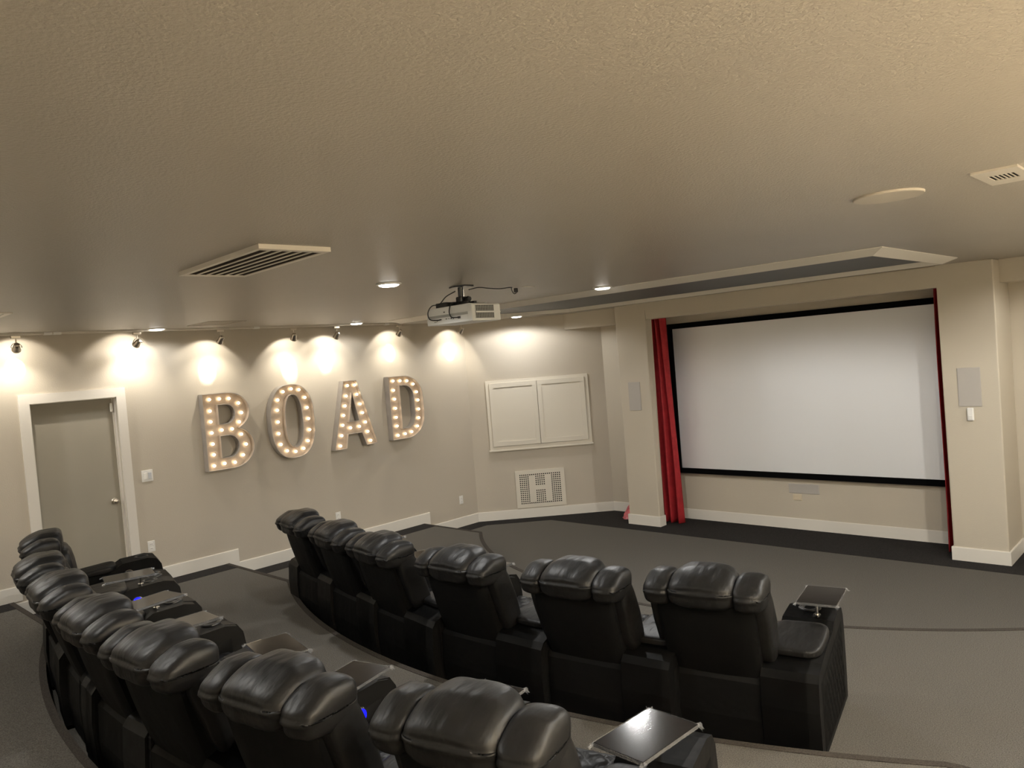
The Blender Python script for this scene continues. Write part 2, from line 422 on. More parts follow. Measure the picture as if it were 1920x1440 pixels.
# ------------------------------------------------------------------ marquee letters
def arc(cx, cy, rx, ry, a0, a1, n=14, ex=2.0):
    out = []
    for i in range(n + 1):
        a = math.radians(a0 + (a1 - a0) * i / n); c, s = math.cos(a), math.sin(a)
        out.append((cx + rx * math.copysign(abs(c) ** (2 / ex), c), cy + ry * math.copysign(abs(s) ** (2 / ex), s)))
    return out
def marquee(ch, outer, holes, bulbs, label):
    y0 = min(p[0] for p in outer); z0 = min(p[1] for p in outer); yc = (y0 + max(p[0] for p in outer)) / 2
    t = thing('marquee_letter', label, 'marquee letter', (0, yc, z0), group='lit marquee letters on the left wall')
    L = lambda x: (lambda u, v: Vector((x, u - yc, v - z0)))
    bm = bmesh.new()
    for loop in [outer] + holes:
        a = [bm.verts.new(L(.004)(*p)) for p in loop]; b = [bm.verts.new(L(.102)(*p)) for p in loop]
        for i in range(len(loop)): bm.faces.new([a[i], a[(i + 1) % len(loop)], b[(i + 1) % len(loop)], b[i]])
    sh = obj('letter_shell', bm, M['letter_side'], t)
    sm = sh.modifiers.new('Solidify', 'SOLIDIFY'); sm.thickness = .007; sm.offset = 0
    bm = bmesh.new(); fill_poly(bm, outer, holes, L(.045)); obj('letter_face', bm, M['letter_face'], t)
    for i, (u, v) in enumerate(bulbs):
        bm = bmesh.new(); T = Matrix.Translation((.046, u - yc, v - z0)) @ Matrix.Rotation(PI / 2, 4, 'Y')
        lathe(bm, [(.007, 0), (.008, .006), (.014, .012), (.0165, .020), (.014, .030), (.007, .036), (.001, .0375)], T, 12)
        obj('bulb', bm, M['bulb'], t, smooth=True)
# B
B_out = [(3.395, 1.46), (3.395, 2.335)] + [(3.66, 2.335)] + arc(3.69, 2.115, .255, .220, 90, -62, 16)[1:] + [(3.800, 1.917)] + arc(3.70, 1.70, .272, .24, 55, -90, 18)[1:] + [(3.66, 1.46)]
B_h1 = [(3.567, 1.978), (3.567, 2.205)] + arc(3.665, 2.0915, .10, .1135, 90, -90, 10)
B_h2 = [(3.567, 1.590), (3.567, 1.845)] + arc(3.675, 1.7175, .112, .1275, 90, -90, 10)
BU = {'B': [(3.49, 2.274), (3.486, 2.143), (3.483, 2.02), (3.484, 1.892), (3.485, 1.764), (3.486, 1.641), (3.478, 1.514), (3.608, 2.272), (3.724, 2.265), (3.836, 2.202), (3.862, 2.086), (3.824, 1.981), (3.605, 1.911), (3.73, 1.909), (3.837, 1.835), (3.885, 1.71), (3.836, 1.589), (3.729, 1.518), (3.603, 1.524)],
 'O': [(4.421, 2.284), (4.535, 2.309), (4.641, 2.291), (4.715, 2.187), (4.734, 2.058), (4.741, 1.917), (4.742, 1.776), (4.707, 1.64), (4.636, 1.554), (4.524, 1.53), (4.409, 1.555), (4.332, 1.644), (4.316, 1.778), (4.32, 1.921), (4.324, 2.064), (4.341, 2.188)],
 'A': [(5.359, 2.283), (5.471, 2.282), (5.327, 2.149), (5.495, 2.156), (5.295, 2.02), (5.535, 2.023), (5.262, 1.898), (5.56, 1.904), (5.236, 1.772), (5.351, 1.725), (5.493, 1.728), (5.595, 1.774), (5.207, 1.639), (5.619, 1.645), (5.176, 1.508), (5.655, 1.519)],
 'D': [(6.11, 2.287), (6.231, 2.28), (6.352, 2.271), (6.105, 2.157), (6.46, 2.217), (6.111, 2.033), (6.508, 2.101), (6.113, 1.905), (6.522, 1.983), (6.113, 1.779), (6.522, 1.854), (6.115, 1.658), (6.511, 1.73), (6.119, 1.527), (6.246, 1.534), (6.364, 1.548), (6.474, 1.615)]}
marquee('B', B_out, [B_h1, B_h2], BU['B'], 'lit marquee letter B, first of the word, nearest the door')
O_out = arc(4.507, 1.911, .300, .452, 0, 360, 48, 2.5)[:-1]; O_h = arc(4.523, 1.915, .118, .325, 0, 360, 40, 2.4)[:-1]
marquee('O', O_out, [O_h], BU['O'], 'lit oval marquee letter O, second of the word')
A_out = [(5.068, 1.462), (5.275, 2.343), (5.48, 2.343), (5.742, 1.478), (5.565, 1.472), (5.502, 1.648), (5.288, 1.648), (5.252, 1.464)]
A_h = [(5.318, 1.806), (5.392, 2.185), (5.474, 1.806)]
marquee('A', A_out, [A_h], BU['A'], 'lit marquee letter A with a triangular opening, third of the word')
D_out = [(6.003, 1.472), (6.003, 2.345), (6.24, 2.345)] + arc(6.27, 2.04, .318, .303, 90, 0, 12)[1:] + [(6.590, 1.80)] + arc(6.27, 1.775, .318, .303, 0, -90, 12)[1:] + [(6.22, 1.472)]
D_h = [(6.185, 1.612), (6.185, 2.215)] + arc(6.27, 2.04, .150, .175, 90, 0, 10) + arc(6.27, 1.787, .150, .175, 0, -90, 10)
marquee('D', D_out, [D_h], BU['D'], 'lit marquee letter D, last of the word, nearest the corner')

# ------------------------------------------------------------------ track lights
XT = .30
t = thing('light_track', 'thin light track running along the ceiling edge above the letters', 'light track', (XT, 3.9, H))
obj('rail', bbox(-.018, .018, -3.9, 3.65, -.022, 0, .003), M['vent'], t)
for y in (1.86, 1.94, 4.02, 5.9):
    obj('connector', bbox(-.021, .021, y - 3.9 - .035, y - 3.9 + .035, -.026, -.001, .003), M['white_plastic'], t)
heads = [(1.59, 2.77, 1.63), (2.68, 2.79, 2.65), (3.58, 2.635, 3.535), (4.50, 2.60, 4.56), (5.11, 2.645, 5.10), (6.11, 2.70, 6.137), (7.25, 2.665, 7.25)]
where = ['at the far left edge of the photo', 'above the door', 'above the letter B', 'between letters B and O', 'between letters O and A', 'above the letter D', 'nearest the corner, behind the projector']
def spot_head(y, hz, hy, w):
    t = thing('track_spotlight', 'brushed metal track spotlight hanging ' + w, 'spotlight', (XT, y, H - .022), group='spotlights on the left track')
    obj('adapter', bbox(-.016, .016, -.04, .04, -.030, -.001, .004), M['nickel'], t)
    bm = bmesh.new(); cyl(bm, (0, 0, -.03), (0, 0, -.075), .006); obj('stem', bm, M['nickel'], t)
    L = Vector((0, 0, -.112)); aim = Vector((-XT, hy - y, hz - (H - .022))); D = (aim - L).normalized()
    q = D.to_track_quat('Z', 'Y').to_matrix().to_4x4(); T = Matrix.Translation(L) @ q
    bm = bmesh.new()
    lathe(bm, [(.014, -.050), (.024, -.042), (.028, -.012), (.035, .022), (.039, .036), (.039, .045), (.034, .045), (.032, .038)], T, 24)
    obj('lamp_head', bm, M['nickel'], t, smooth=True)
    bm = bmesh.new(); pts = []
    for i in range(13):
        a = PI * i / 12; pts.append(Vector((0, .044 * math.cos(a), -.116 + .046 * math.sin(a))))
    tube(bm, pts, .0035, 6); obj('yoke', bm, M['nickel'], t, smooth=True)
    bm = bmesh.new(); lathe(bm, [(.031, .036), (.031, .040), (.010, .043)], T, 20); obj('lens', bm, M['mr_glow'], t)
    P = Vector((XT, y, H - .022)) + L + D * .055; A = Vector((0, hy, hz))
    light('track_lamp_beam', 'SPOT', P, SP_HOT, (1, .93, .78), .010, A, math.radians(31), .2)
    light('track_lamp_halo', 'SPOT', P, 6.5, (1, .92, .79), .012, A, math.radians(118), .25)
    light('track_lamp_spill', 'SPOT', P, SP_WIDE, (1, .92, .79), .012, (0, hy, 1.75), math.radians(116), .85)
SP_HOT, SP_WIDE = 28, 16
for (y, hz, hy), w in zip(heads, where): spot_head(y, hz, hy, w)

# ------------------------------------------------------------------ recessed lights
def can(x, y, label, e, cone=168, bl=.25):
    t = thing('recessed_light', label, 'ceiling light', (x, y, H), group='recessed ceiling lights')
    bm = bmesh.new(); lathe(bm, [(.092, 0), (.092, -.006), (.082, -.012), (.072, -.012), (.072, -.004)], Matrix.Identity(4), 40)
    obj('trim_ring', bm, M['white_plastic'], t, smooth=True)
    bm = bmesh.new(); lathe(bm, [(.071, -.010), (.070, -.016), (.055, -.022), (.02, -.025), (.002, -.0255)], Matrix.Identity(4), 40)
    obj('lens', bm, M['can_glow'], t, smooth=True)
    light('can_light', 'SPOT', (x, y, H - .045), e, (1, .99, .96), .06, (x, y, 0), math.radians(cone), bl)
CE = 124
can(4.19, 3.0, 'round lit ceiling light between the large vent and the projector', CE * .8, 144, .6)
can(4.22, 5.50, 'round lit ceiling light beside the dark ceiling panel', CE)
can(.42, 2.84, 'round lit ceiling light close to the wall above the door', CE * .13)
can(.50, 5.28, 'small round lit ceiling light near the wall above letter A', CE * .13)
can(.99, 7.72, 'small round lit ceiling light in the corner above the cabinet', CE * .42)
for x, y, f in ((8.3, 5.6, 1.35), (8.1, 7.7, .42), (8.55, 3.0, 1), (4.2, .2, .6), (8.45, .9, .6), (.5, .2, .5)):
    light('can_light', 'SPOT', (x, y, H - .045), CE * f, (1, .975, .91), .06, (x, y, 0), math.radians(168), .25)
# wall washers of the opposite track, outside the view
for y, e in ((.3, 480), (1.3, 610), (2.3, 520), (3.4, 190), (4.6, 120), (5.8, 110)):
    light('track_lamp_spill', 'SPOT', (W - .3, y, 2.93), e, (1, .91, .74), .02, (W, y, 2.62), math.radians(115), .5)

# added fill spots, unseen behind the camera; rear-wall bounce brightens screen and ceiling
for x in (1.0, 2.8, 4.6, 6.4, 8.2):
    light('rear_wall_fill', 'SPOT', (x, YBACK + .45, 2.93), 120, (1, .97, .90), .03, (x, YBACK, 2.0), math.radians(120), .5)
# ------------------------------------------------------------------ ceiling vents and speaker
def vent_frame(name, label, x0, x1, y0, y1, drop, slats, along, bx=.035, by=.035, rot=0, dark='filter', m='vent'):
    cx, cy = (x0 + x1) / 2, (y0 + y1) / 2; hx, hy = (x1 - x0) / 2, (y1 - y0) / 2
    t = thing(name, label, 'vent', (cx, cy, H), rot, group='vents on the ceiling' if name == 'ceiling_vent' else None)
    bm = bmesh.new(); rings = []
    for ox, oy, z in ((hx, hy, 0), (hx, hy, -drop), (hx - bx, hy - by, -drop), (hx - bx, hy - by, -drop + .008)):
        rings.append([bm.verts.new(p) for p in ((-ox, -oy, z), (ox, -oy, z), (ox, oy, z), (-ox, oy, z))])
    for A, B in zip(rings, rings[1:]):
        for i in range(4): bm.faces.new([A[i], A[(i + 1) % 4], B[(i + 1) % 4], B[i]])
    obj('vent_frame', bm, M[m], t)
    bm = bmesh.new(); box(bm, -hx + bx, hx - bx, -hy + by, hy - by, -drop + .004, -drop + .007); obj('backing', bm, M[dark], t)
    for i in range(slats):
        f = (i + 1) / (slats + 1); bm = bmesh.new()
        if along == 'x':
            y = -hy + by + f * 2 * (hy - by); box(bm, -hx + bx, hx - bx, y - .0055, y + .0055, -drop, -drop + .005)
        else:
            x = -hx + bx + f * 2 * (hx - bx); box(bm, x - .0022, x + .0022, -hy + by, hy - by, -drop + .001, -drop + .004)
        obj('slat', bm, M[m], t)
    return t
vent_frame('return_vent', 'large rectangular slatted return vent on the ceiling, left of centre', 4.49, 5.43, 1.355, 1.725, .022, 5, 'x', .045, .026, math.radians(-2))
vent_frame('ceiling_vent', 'cream vent with short dark louvres at the right edge of the ceiling', 7.82, 7.985, 3.21, 3.60, .010, 5, 'y', .036, .125, 0, 'hole')
vent_frame('ceiling_vent', 'thin flush vent high on the ceiling above the letter B', .70, 1.20, 3.04, 3.44, .006, 5, 'y', .03, .03, 0, 'ceiling', 'cover')
vent_frame('ceiling_vent', 'small vent on the ceiling at the left edge of the photo', 1.95, 2.33, .68, 1.10, .008, 5, 'x', .04, .04, 0, 'vent', 'vent')
t = thing('ceiling_speaker', 'flat round speaker cover on the ceiling at upper right', 'speaker', (7.455, 3.37, H))
bm = bmesh.new(); lathe(bm, [(.149, 0), (.149, -.006), (.146, -.010), (.142, -.010)], Matrix.Identity(4), 64); obj('rim', bm, M['cover'], t)
bm = bmesh.new(); lathe(bm, [(.141, -.004), (.141, -.0102), (.001, -.0102)], Matrix.Identity(4), 64); obj('grille', bm, M['cover'], t)

# ------------------------------------------------------------------ projector
XPJ = 4.12
t = thing('ceiling_mount', 'black ceiling mount holding the projector', 'mount', (XPJ, 3.77, H))
bm = bmesh.new(); prism(bm, [(-.09, -.05), (.0, -.085), (.09, -.05), (.09, .05), (0, .085), (-.09, .05)], -.012, 0); obj('ceiling_plate', bm, M['black_plastic'], t)
bm = bmesh.new(); cyl(bm, (-.012, 0, -.012), (-.012, 0, -.1), .022); obj('post', bm, M['black_plastic'], t)
bm = bmesh.new(); cyl(bm, (.022, .0, -.030), (.022, 0, -.085), .007); obj('tension_rod', bm, M['chrome'], t)
bm = bbox(-.035, .03, -.04, .04, -.13, -.085, .008); obj('tilt_joint', bm, M['black_plastic'], t)
bm = bmesh.new(); cyl(bm, (-.05, .0, -.108), (.065, 0, -.108), .014); cyl(bm, (.065, 0, -.108), (.085, 0, -.112), .022, .02); obj('knob', bm, M['black_plastic'], t)
bm = bmesh.new(); box(bm, -.10, .10, -.05, -.02, -.150, -.128); box(bm, -.10, .10, .03, .06, -.150, -.128); box(bm, -.03, .03, -.07, .09, -.142, -.125); obj('bracket', bm, M['black_plastic'], t)
PX0, PX1, PY0, PY1, PZ0, PZ1 = 3.868, 4.402, 3.60, 3.905, 2.772, 2.915
t = thing('projector', 'white projector hanging upside down from the ceiling mount', 'projector', ((PX0 + PX1) / 2, (PY0 + PY1) / 2, PZ0))
hx, hy, hz = (PX1 - PX0) / 2, (PY1 - PY0) / 2, PZ1 - PZ0
bm = bmesh.new(); prof = [(-hx, 0.006), (-hx, hz - .035), (-hx + .028, hz - .004), (hx - .02, hz), (hx, hz - .012), (hx, .004)]
a = [bm.verts.new((p[0], -hy, p[1])) for p in prof]; b = [bm.verts.new((p[0], hy, p[1])) for p in prof]
bm.faces.new(a); bm.faces.new(b[::-1])
for i in range(6): bm.faces.new([a[i], b[i], b[(i + 1) % 6], a[(i + 1) % 6]])
bmesh.ops.bevel(bm, geom=bm.edges[:], offset=.007, segments=2, profile=.5, affect='EDGES')
obj('body', bm, M['proj'], t)
pp = obj('port_panel', bbox(-hx + .03, hx - .05, -hy - .002, -hy + .004, .020, .062, .001), M['proj'], t)
bm = bmesh.new(); box(bm, -hx + .03, hx - .05, -hy - .0035, -hy, .060, .080); obj('panel_lip', bm, M['proj_grey'], pp)
for x, z, w, h in ((-.17, .030, .006, .006), (-.17, .044, .006, .006), (-.155, .030, .006, .006), (-.14, .034, .005, .007), (-.14, .046, .005, .007), (-.03, .045, .012, .007), (.0, .045, .008, .005), (.03, .045, .018, .008), (.055, .044, .008, .014), (.12, .044, .03, .018), (-.05, .10, .014, .008)):
    bm = bmesh.new(); box(bm, x - w / 2, x + w / 2, -hy - .0045, -hy - .001, z - h / 2, z + h / 2); obj('port', bm, M['port'], pp)
vg = obj('side_vent', bbox(hx - .002, hx + .004, -hy + .03, hy - .075, .022, .125, .001), M['proj_grey'], t)
bm = bmesh.new()
for i in range(11):
    y = -hy + .037 + i * .0175
    for j in range(9):
        z = .028 + j * .0108
        if j == 4: continue
        box(bm, hx + .003, hx + .0048, y, y + .012, z, z + .0075)
obj('vent_holes', bm, M['hole'], vg)
bm = bmesh.new(); box(bm, hx + .004, hx + .010, -hy + .035, hy - .01, .066, .076); obj('side_trim', bm, M['proj'], vg)
bm = bmesh.new(); T = Matrix.Translation((-.05, hy, .075)) @ Matrix.Rotation(-PI / 2, 4, 'X'); lathe(bm, [(.05, 0), (.05, .025), (.042, .027), (.038, .012), (.01, .014)], T); obj('lens', bm, M['black_plastic'], t, smooth=True)
bm = bmesh.new()
for sx in (-1, 1): cyl(bm, (sx * .18, .08, hz), (sx * .18, .08, hz + .012), .013)
obj('foot', bm, M['proj'], t)
bm = bbox(3.94, 4.07, 3.64, 3.72, PZ1 - .002, PZ1 + .038, .006)
tag(obj('power_adapter', bm, M['black_plastic']), 'small black box lying on top of the projector', 'power adapter')
tag(obj('projector_cable', cable([(4.10, 3.72, 3.035), (4.03, 3.68, 3.0), (3.99, 3.64, PZ1 + .03), (3.93, 3.61, PZ1 + .02), (3.905, 3.585, PZ1 - .03), (3.93, 3.577, PZ1 - .085), (4.00, 3.585, 2.815), (4.05, 3.592, 2.817)], .0045), M['black_plastic'], smooth=True), 'black cable looping over the left part of the projector rear', 'cable', 'cables on the projector')
tag(obj('projector_cable', cable([(4.12, 3.70, PZ1 + .03), (4.15, 3.62, PZ1 + .02), (4.165, 3.583, PZ1 - .03), (4.17, 3.577, 2.85), (4.19, 3.580, 2.822), (4.25, 3.592, 2.816)], .0045), M['black_plastic'], smooth=True), 'black cable running down the right part of the projector rear', 'cable', 'cables on the projector')
t = thing('ceiling_cable', 'black cable strung along the ceiling from the projector mount to a hanging plug', 'cable', (4.13, 3.84, H))
pl = [(0, 0, -.03), (.01, .10, -.012), (.02, .20, -.018), (.03, .32, -.022), (.04, .43, -.012), (.045, .46, -.012)]
obj('cord', cable(pl, .004), M['black_plastic'], t, smooth=True)
obj('cord_loop', cable([(.045, .45, -.012), (.046, .455, -.04), (.05, .475, -.065), (.058, .50, -.05), (.055, .49, -.02)], .004), M['black_plastic'], t, smooth=True)
obj('plug', bbox(.045, .070, .475, .505, -.055, -.018, .005), M['black_plastic'], t)
bm = bbox(4.15, 4.20, 4.44, 4.56, H - .004, H, .001); tag(obj('cable_cover', bm, M['vent']), 'small pale blank plate on the ceiling beside the hanging plug', 'cover plate')

# ------------------------------------------------------------------ corner wall: cabinet and H vent
RC = Matrix.Translation((0, YC, 0)) @ Matrix.Rotation(PI / 4, 4, 'Z')    # local x along wall, local -y into room
def cthing(name, label, cat, s, z):
    p = RC @ Vector((s, 0, z)); return thing(name, label, cat, p, PI / 4)
t = cthing('wall_cabinet', 'cream two-door shaker wall cabinet on the angled corner wall', 'cabinet', 1.052, 1.06)
w2 = .785
bm = bmesh.new(); fr = .052; z1_, z0_ = 1.088, .022
box(bm, -w2, w2, -.022, 0, z1_ - fr, z1_); box(bm, -w2, -w2 + fr, -.022, 0, z0_, z1_ - fr); box(bm, w2 - fr, w2, -.022, 0, z0_, z1_ - fr); box(bm, -w2 + fr, w2 - fr, -.022, 0, z0_, z0_ + .05)
obj('cabinet_frame', bm, M['cabinet'], t)
obj('sill', bbox(-w2 - .018, w2 + .018, -.045, 0, 0, .024, .004), M['cabinet'], t)
for sx, x0, x1 in ((0, -.732, -.006), (1, .001, .728)):
    dr = obj('cabinet_door', bmesh.new(), M['cabinet'], t)
    bm = bmesh.new(); za, zb = .078, 1.046; rr = .068
    box(bm, x0, x1, -.040, -.020, zb - rr, zb); box(bm, x0, x1, -.040, -.020, za, za + rr); box(bm, x0, x0 + rr, -.040, -.020, za + rr, zb - rr); box(bm, x1 - rr, x1, -.040, -.020, za + rr, zb - rr)
    box(bm, x0 + rr, x1 - rr, -.029, -.020, za + rr, zb - rr)
    bm.to_mesh(dr.data); bm.free()
t = cthing('wall_vent', 'cream perforated vent cover with a letter H left blank in its holes', 'vent cover', .99, .157)
Wv, Hv = .76, .574; NC, NR = 21, 15; px = .0305; pz = .0312; hs = .0185
x_0 = -px * (NC - 1) / 2; z_0 = Hv / 2 - pz * (NR - 1) / 2
xs = [-Wv / 2] + [x_0 + i * px + s * hs / 2 for i in range(NC) for s in (-1, 1)] + [Wv / 2]
zs = [0] + [z_0 + j * pz + s * hs / 2 for j in range(NR) for s in (-1, 1)] + [Hv]
def is_hole(i, j):
    if j in (0, NR - 1): return True
    if 5 <= i <= 7 or 13 <= i <= 15: return False
    if 5 <= i <= 15 and j in (7, 8): return False
    return True
bm = bmesh.new(); yv = -.018
V = {}
def gv(a, b, y):
    if (a, b, y) not in V: V[(a, b, y)] = bm.verts.new((xs[a], y, zs[b]))
    return V[(a, b, y)]
for a in range(len(xs) - 1):
    for b in range(len(zs) - 1):
        if a % 2 == 1 and b % 2 == 1 and is_hole((a - 1) // 2, (b - 1) // 2):
            q = [(a, b), (a + 1, b), (a + 1, b + 1), (a, b + 1)]
            for i in range(4):
                (c0, c1), (e0, e1) = q[i], q[(i + 1) % 4]
                bm.faces.new([gv(c0, c1, yv), gv(e0, e1, yv), gv(e0, e1, yv + .012), gv(c0, c1, yv + .012)])
        else:
            bm.faces.new([gv(a, b, yv), gv(a + 1, b, yv), gv(a + 1, b + 1, yv), gv(a, b + 1, yv)])
obj('perforated_panel', bm, M['cabinet'], t)
bm = bmesh.new()
for (x0, x1, za, zb) in ((-Wv / 2, -Wv / 2 + .004, 0, Hv), (Wv / 2 - .004, Wv / 2, 0, Hv), (-Wv / 2, Wv / 2, 0, .004), (-Wv / 2, Wv / 2, Hv - .004, Hv)): box(bm, x0, x1, yv + .0005, 0, za, zb)
obj('panel_edge', bm, M['cabinet'], t)
bm = bmesh.new(); box(bm, -Wv / 2 + .01, Wv / 2 - .01, -.005, -.001, .01, Hv - .01); obj('backing', bm, M['hole'], t)

# ------------------------------------------------------------------ screen wall
def yplate(name, label, cat, x0, x1, z0, z1, y, th, m, bev=.002):
    t = thing(name, label, cat, ((x0 + x1) / 2, y, z0)); w = (x1 - x0) / 2
    return t, w, z1 - z0
for (x0, x1, y, z0, z1, lab) in ((2.373, 2.570, YP, 1.610, 2.005, 'flat in-wall speaker cover on the left pier beside the red curtain'), (6.460, 6.670, YP, 1.608, 2.006, 'flat in-wall speaker cover on the right pier above the white sensor'), (4.313, 4.706, YB, .466, .590, 'wide flat speaker cover on the wall under the projection screen')):
    t, w, h = yplate('wall_speaker', lab, 'speaker', x0, x1, z0, z1, y, .01, None)
    yy = YR - YB if y == YB else 0
    t['group'] = 'flat wall speaker covers'
    obj('speaker_frame', bbox(-w, w, yy - .006, 0, 0, h, .002), M['grille'], t)
    obj('grille', bbox(-w + .006, w - .006, yy - .008, yy - .005, .006, h - .006, .001), M['grille'], t)
t = thing('motion_sensor', 'small white sensor on the right pier just below the wall speaker', 'sensor', (6.565, YP, 1.465))
obj('housing', bbox(-.030, .030, -.030, 0, 0, .132, .010, 3), M['white_plastic'], t); obj('lens_window', bbox(-.018, .018, -.034, -.028, .012, .055, .004), M['paper'], t)
t = thing('cable_plate', 'small ivory plate on the wall below the wide speaker cover', 'wall plate', (4.42, YB, .375))
obj('cover_plate', bbox(-.056, .056, YR - YB - .008, 0, 0, .077, .003), M['ivory'], t); obj('slot', bbox(-.03, .03, YR - YB - .010, YR - YB - .006, .018, .030, .001), M['ivory'], t)
# wall sheet in recess at YR
bm = bmesh.new(); box(bm, XP0 + .13, XP3 - .13, YR, YB, 0, H); struct('wall_recess', bm, M['wall'])
# screen
t = thing('projection_screen', 'large white projection screen in a black frame between red curtains', 'screen', (4.53, YR, .665))
SW, SH = 1.802, 2.103; fw_ = .072
bm = bmesh.new(); y0, y1 = -.085, -.02
for (a, b, c_, e_) in ((-SW, SW, 0, fw_), (-SW, SW, SH - fw_, SH), (-SW, -SW + fw_, fw_, SH - fw_), (SW - fw_, SW, fw_, SH - fw_)): box(bm, a, b, y0, y1, c_, e_)
obj('screen_frame', bm, M['velvet'], t)
bm = bmesh.new(); box(bm, -SW + fw_ - .01, SW - fw_ + .01, -.060, -.052, fw_ - .01, SH - fw_ + .01); obj('screen_surface', bm, M['screen'], t)
bm = bmesh.new()
for x in (-1.2, 1.2): box(bm, x - .05, x + .05, -.03, 0, SH - .25, SH - .1); box(bm, x - .05, x + .05, -.03, 0, .1, .2)
obj('wall_bracket', bm, M['black_plastic'], t)
# curtains
def curtain(x0, x1, folds, label, ph, sp=0):
    t = thing('curtain', label, 'curtain', ((x0 + x1) / 2, 8.71, .015), group='red curtains beside the screen')
    bm = bmesh.new(); nu, nv = folds * 14, 34; rows = []
    for j in range(nv + 1):
        v = j / nv; z = .0 + v * 2.93; row = []
        for i in range(nu + 1):
            u = i / nu; ww = (x1 - x0) * (1 + sp * (1 - v))
            x = (u - .5) * ww + sp * (x1 - x0) * .5 * (1 - v) * (1 if x0 < 4 else -1) + .008 * math.sin(v * 5 + u * 7)
            amp = .062 + .012 * math.sin(u * 9 + ph)
            y = amp * math.sin(u * folds * 2 * PI + ph + .35 * math.sin(v * 3 + u * 4)) + .010 * math.sin(u * folds * 4.3 * PI + v * 2)
            row.append(bm.verts.new((x, y, z)))
        rows.append(row)
    for r, s in zip(rows, rows[1:]):
        for i in range(nu): bm.faces.new([r[i], r[i + 1], s[i + 1], s[i]])
    o = obj('curtain_panel', bm, M['curtain'], t, smooth=True)
    sd = o.modifiers.new('Solidify', 'SOLIDIFY'); sd.thickness = .004
    obj('curtain_rod', (lambda b_: (cyl(b_, (-abs(x1 - x0) / 2 - .05, 0, 2.945), (abs(x1 - x0) / 2 + .05, 0, 2.945), .012), b_)[1])(bmesh.new()), M['black_plastic'], t)
curtain(2.47, 2.845, 4, 'red curtain hanging at the left side of the screen', .6, .22)
curtain(6.205, 6.58, 4, 'narrow red curtain at the right side of the screen, mostly hidden by the pier', 2.2, .04)
# pink wrapped bundle behind left pier
bm = bmesh.new(); rows = []
for j in range(15):
    v = j / 14; r = .155 * (1 - v) ** .8 + .004; row = []
    for i in range(26):
        a = 2 * PI * i / 26; rr = r * (1 + .22 * noise.noise(Vector((math.cos(a) * 2.2, math.sin(a) * 2.2, v * 4))))
        row.append(bm.verts.new((rr * math.cos(a) + .05 * v, rr * .9 * math.sin(a), v * .285)))
    rows.append(row)
for r, s in zip(rows, rows[1:]):
    for i in range(26): bm.faces.new([r[i], r[(i + 1) % 26], s[(i + 1) % 26], s[i]])
bm.faces.new(rows[0][::-1]); bm.faces.new(rows[-1])
tag(obj('plastic_bag', bm, M['pink'], loc=(2.045, 8.745, .004)), 'crumpled pink plastic bag standing on the floor behind the left pier', 'bag')

# ------------------------------------------------------------------ recliner
def smooth_path(pts, n=6):
    P = [Vector(p) for p in pts]; P = [P[0] * 2 - P[1]] + P + [P[-1] * 2 - P[-2]]; out = []
    for i in range(1, len(P) - 2):
        for k_ in range(n):
            t = k_ / n
            out.append(.5 * ((2 * P[i]) + (-P[i - 1] + P[i + 1]) * t + (2 * P[i - 1] - 5 * P[i] + 4 * P[i + 1] - P[i + 2]) * t * t + (-P[i - 1] + 3 * P[i] - 3 * P[i + 1] + P[i + 2]) * t ** 3))
    out.append(P[-2]); return out
ARM_IN, ARM_R, ARM_F = .262, .525, .425
def arm_xout(y): return AW[0] + (AW[1] - AW[0]) * y / .87
AW = [ARM_R, ARM_F]
def quilt(u, v, s=.085, d=.016):
    a = abs(math.sin(PI * (u + v) / s)); b = abs(math.sin(PI * (u - v) / s)); return d * (min(a, b, .55) / .55) ** .6
